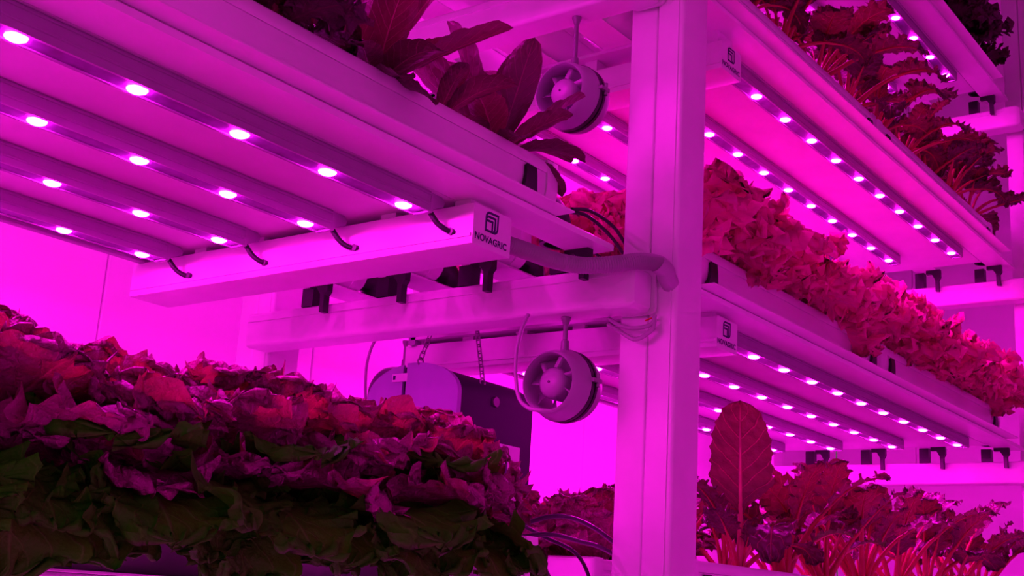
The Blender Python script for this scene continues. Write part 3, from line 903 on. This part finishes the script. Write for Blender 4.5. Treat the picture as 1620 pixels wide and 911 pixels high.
SP['chard'] = [chard_pair(600 + s, M['chard'], M['stem'], 0.10 + 0.02 * (s % 3), 0.13 + 0.015 * (s % 2), 0.040 + 0.006 * (s % 3), 0.5 + 0.45 * (s % 4)) for s in range(6)]
SP['chard_short'] = [chard_pair(650 + s, M['chard'], M['stem'], 0.07 + 0.015 * (s % 3), 0.09 + 0.012 * (s % 2), 0.032 + 0.005 * (s % 3), 0.5 + 0.45 * (s % 4), 0.005, 0.004) for s in range(6)]
SP['chard_big'] = [chard_pair(701, M['chard'], M['stem_pink'], 0.095, 0.205, 0.060, 0.10, 0.0018, 0.0062)]
SP['chard_green'] = [chard_pair(720 + s, M['chard_green'], M['stem_pink'], 0.10, 0.10, 0.042, 1.2, 0.003) for s in range(2)]

def put_leaf(root, entry, az, tilt, sc, rg=None, roll=0.0, loc=(0, 0, 0)):
    if isinstance(entry, tuple):
        o = put('leaf', entry[0], root, loc); st_ = put('stem', entry[1], o)
    else:
        o = put('leaf', entry, root, loc)
    o.rotation_euler = (roll, tilt, az)
    o.scale = (sc, sc, sc)
    return o
def plant(name, label, cat, x, y, z, sp, n, seed, t0, t1, s0=0.75, s1=1.0, group=None, skip=None, sp_out=None, out_from=99, jit=0.15):
    rg = random.Random(seed)
    root = empty(name, (x, y, z), label, cat, group)
    for k in range(n):
        f = k / max(1, n - 1)
        entry = rg.choice(SP[sp_out] if (sp_out and k >= out_from) else SP[sp])
        az = k * 2.39996 + rg.uniform(-0.3, 0.3) + seed
        tilt = t0 + (t1 - t0) * f + rg.uniform(-jit, jit)
        sc = s0 + (s1 - s0) * f ** 0.7
        sc *= rg.uniform(0.88, 1.12)
        put_leaf(root, entry, az, tilt, sc, rg, rg.uniform(-0.25, 0.25), (0.010 * math.cos(az), 0.010 * math.sin(az), 0))
    return root
def gz(bay, tier, k): return TZ[(bay, tier)] + (0.0158 if k == 0 else 0.0130) + 0.086

# left middle shelf: red romaine in the front gutter
z = gz('L', 1, 0)
plant('coral_lettuce', 'dark frilly red lettuce at top edge, farthest left on the middle left shelf', 'lettuce', 0.915, YG[0], z, 'coral_dark', 14, 5, 0.15, 1.1, 0.8, 1.0, 'plants of the middle left gutter')
r = empty('romaine_lettuce', (1.105, YG[0], z), 'red romaine lettuce with wide spread leaves, left of the fan plant', 'lettuce', 'plants of the middle left gutter')
for i, (az, ti, sc, e) in enumerate([(2.6, 0.15, 0.95, 0), (-2.4, 0.25, 1.0, 3), (-0.75, 0.95, 1.0, 0), (1.3, 0.1, 0.9, 1), (0.35, 0.45, 0.85, 4), (-1.7, 1.15, 0.7, 2), (-1.1, 0.35, 0.9, 1), (-2.9, 0.8, 0.7, 5), (0.1, 1.2, 0.6, 5), (2.0, 0.6, 0.9, 3), (-0.2, 1.5, 0.6, 2), (-2.0, 1.5, 0.55, 5), (-0.2, 0.2, 0.9, 3), (-2.6, 1.3, 0.6, 1), (-1.5, 1.6, 0.5, 2), (3.0, 0.5, 0.9, 4), (-2.2, 0.75, 0.8, 1), (0.6, 0.8, 0.8, 0), (-0.5, 0.6, 0.75, 4)]):
    put_leaf(r, SP['romaine'][e], az, ti, sc, None, random.Random(i).uniform(-0.2, 0.2), (0.008 * math.cos(az), 0.008 * math.sin(az), 0))
r = empty('romaine_lettuce', (1.385, YG[0], z), 'red romaine lettuce with upright pointed leaves in front of the upper fan', 'lettuce', 'plants of the middle left gutter')
for i, (az, ti, sc, e) in enumerate([(2.5, 0.30, 1.08, 0), (2.3, 0.52, 1.05, 1), (2.7, 0.80, 0.95, 3), (-2.3, 0.30, 0.88, 3), (-0.62, 0.72, 0.90, 0), (0.9, 0.12, 0.98, 2), (0.6, 0.05, 0.95, 0), (-1.2, 0.02, 0.85, 3), (-0.3, 1.05, 0.70, 2), (-1.5, 0.9, 0.62, 4), (-0.9, 1.25, 0.65, 5), (-2.8, 1.0, 0.75, 5), (1.8, 0.35, 0.9, 4), (0.3, 1.4, 0.6, 5), (-2.0, 1.35, 0.55, 2), (-0.6, 1.6, 0.6, 2), (3.0, 1.4, 0.6, 4), (1.4, 0.25, 0.95, 1)]):
    put_leaf(r, SP['romaine'][e], az, ti, sc, None, random.Random(i + 40).uniform(-0.2, 0.2), (0.008 * math.cos(az), 0.008 * math.sin(az), 0))
plant('romaine_lettuce', 'low red romaine lettuce between the two tall romaine plants', 'lettuce', 1.235, YG[0], z, 'romaine', 8, 77, 0.7, 1.45, 0.5, 0.7, 'plants of the middle left gutter')

# left lowest shelf: large frilly lettuces
names = ['fifth', 'fourth', 'third', 'second', 'first']
for i, x in enumerate((0.59, 0.755, 0.920, 1.080, 1.225)):
    fr = plant('frilly_lettuce', f'big frilly red-green lettuce, {ORD[4 - i]} from post, front row of lowest left shelf', 'lettuce', x, YG[0], gz('L', 0, 0), 'let_red', 12, 11 + i * 3, 0.02, 1.10, 0.72, 0.84 - 0.08 * (i == 4), 'frilly lettuces of the lowest left shelf')
    rg = random.Random(900 + i)
    for q in range(9):                                   # skirt of older green leaves hanging over the gutter edge
        az = -PI / 2 + (q - 4) * 0.34 + rg.uniform(-0.15, 0.15)
        put_leaf(fr, SP['let_green' if (q + i) % 3 == 0 else 'let_red'][(q * 2 + i) % 5], az, 0.95 + 0.34 * (q % 2) + rg.uniform(-0.1, 0.1), 0.84 + 0.08 * (q % 3), None, rg.uniform(-0.3, 0.3), (0.012 * math.cos(az), 0.012 * math.sin(az), 0))
    for q in range(5):                                   # lowest leaves, drooping over the lid edge
        az = -PI / 2 + (q - 2) * 0.30 + rg.uniform(-0.12, 0.12)
        put_leaf(fr, SP['let_green'][(q + 3 * i) % 5], az, 1.60 + 0.12 * (q % 2), 0.66 + 0.08 * (q % 3), None, rg.uniform(-0.35, 0.35), (-0.072 + 0.036 * q, -0.042 - 0.006 * (q % 2), 0.004 + 0.004 * (q % 2)))
    for q in range(3):                                   # red leaves turned towards the aisle
        az = -PI / 2 + (q - 1) * 0.75 + rg.uniform(-0.2, 0.2)
        put_leaf(fr, SP['let_red'][(q + i) % 5], az, 0.70 + rg.uniform(-0.15, 0.15), 0.84, None, rg.uniform(-0.25, 0.25), (0.010 * math.cos(az), 0.010 * math.sin(az), 0))
    if i == 3:                                           # two broad leaves spread towards the viewer
        put_leaf(fr, SP['let_red'][1], -0.55, 1.0, 1.12, None, -0.5)
        put_leaf(fr, SP['let_green'][0], -1.55, 1.35, 1.15, None, 0.1)
put_leaf(fr, SP['let_red'][0], 0.30, 0.45, 0.95)
for k in (1, 2, 3):
    for i, x in enumerate((0.78, 0.94, 1.09, 1.23)):
        if k == 3 and i == 0: continue
        plant('frilly_lettuce', f'frilly red lettuce, {ORD[3 - i]} from post, {ROWN[k]} row of lowest left shelf', 'lettuce', x, YG[k], gz('L', 0, k), 'let_red', 11, 60 + k * 10 + i, 0.10, 1.0, 0.62 - 0.06 * (i == 3), 0.80 - 0.1 * (i == 3), 'frilly lettuces of the lowest left shelf')
# right lowest shelf: red chard in front, frilly lettuces behind
z = gz('R', 0, 0)
r = empty('red_chard', (2.225, YG[0], z), 'red chard with one tall upright leaf and pale pink stem beside the white post', 'chard', 'chard plants of the lowest right shelf')
put_leaf(r, SP['chard_big'][0], 0.63, 0.02, 1.12)
for i, (az, ti, sc, e) in enumerate([(2.7, 0.35, 0.9, 1), (-3.0, 0.75, 0.8, 0), (-0.25, 0.9, 0.85, 2), (2.2, 0.3, 0.85, 4), (-1.9, 0.10, 0.46, 0), (0.5, 0.4, 0.9, 3)]):
    put_leaf(r, SP['chard'][e], az, ti, sc, None, 0.1 * (i % 3 - 1), (0.008 * math.cos(az), 0.008 * math.sin(az), 0))
put_leaf(r, SP['chard_green'][0], -0.9, 0.35, 0.8)
for i, x in enumerate((2.42, 2.63, 2.85, 3.07, 3.30, 3.53, 3.75)):
    p_ = plant('red_chard', f'bushy red chard, {ORD[i]} beyond the tall-leaved chard, front row of lowest right shelf', 'chard', x, YG[0], z, 'chard', 9, 31 + i * 2, 0.08, 0.66, 1.0, 1.2, 'chard plants of the lowest right shelf')
    if i in (0, 1, 4, 6): put_leaf(p_, SP['chard_green'][i % 2], -1.3 + 0.5 * i, 0.55, 0.9)
for i, x in enumerate((2.30, 2.55, 2.80, 3.05, 3.35)):
    plant('red_chard', f'red chard, {ORD[i]} from post, second row of lowest right shelf', 'chard', x, YG[1], gz('R', 0, 1), 'chard', 8, 131 + i, 0.10, 0.7, 0.8, 1.0, 'chard plants of the lowest right shelf')
for k in (2, 3):
    for i, x in enumerate((2.02, 2.22, 2.42, 2.62)):
        plant('frilly_lettuce', f'frilly red lettuce, {ORD[i]} from post, {ROWN[k]} row of lowest right shelf', 'lettuce', x, YG[k], gz('R', 0, k), 'let_red', 13, 160 + k * 10 + i, 0.10, 1.0, 0.6, 0.82, 'frilly lettuces of the lowest right shelf')
plant('frilly_lettuce', 'frilly red lettuce nearest the post in the second row of the lowest right shelf', 'lettuce', 2.03, YG[1], gz('R', 0, 1), 'let_red', 12, 190, 0.10, 1.0, 0.6, 0.8, 'frilly lettuces of the lowest right shelf')
# right middle shelf: pink coral lettuces
z = gz('R', 1, 0)
for i in range(11):
    plant('coral_lettuce', f'bright pink curly lettuce, {ORD[i]} from post, front row of middle right shelf', 'lettuce', 1.99 + 0.18 * i, YG[0] - 0.008, z, 'coral', 17, 210 + i, 0.04, 1.30, 1.12, 1.45, 'curly lettuces of the middle right shelf')
for k in (1, 2):
    for i in range(4):
        plant('coral_lettuce', f'pink curly lettuce, {ORD[i]} from post, {ROWN[k]} row of middle right shelf', 'lettuce', 1.98 + 0.19 * i, YG[k], gz('R', 1, k), 'coral', 16, 240 + k * 8 + i, 0.1, 1.1, 1.1, 1.35, 'curly lettuces of the middle right shelf')
# right upper shelf: chard with red stems
z = gz('R', 2, 0)
for i in range(10):
    plant('red_chard', f'young red-stemmed chard, {ORD[i]} from post, front row of upper right shelf', 'chard', 2.00 + 0.195 * i, YG[0], z, 'chard_short', 14, 310 + i, 0.10, 1.05, 1.05, 1.40, 'young chard of the upper right shelf')
for i in range(8):
    plant('red_chard', f'young red-stemmed chard, {ORD[i]} from post, second row of upper right shelf', 'chard', 2.10 + 0.21 * i, YG[1], gz('R', 2, 1), 'chard_short', 9, 340 + i, 0.10, 0.9, 0.9, 1.1, 'young chard of the upper right shelf')
# right topmost shelf: dark curly lettuces
z = gz('R', 3, 0)
for i, x in enumerate((3.20, 3.42, 3.62, 3.80)):
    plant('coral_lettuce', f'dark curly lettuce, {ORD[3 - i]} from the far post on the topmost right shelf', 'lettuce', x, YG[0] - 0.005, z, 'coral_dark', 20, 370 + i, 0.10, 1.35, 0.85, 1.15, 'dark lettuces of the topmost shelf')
bpy.context.view_layer.update()
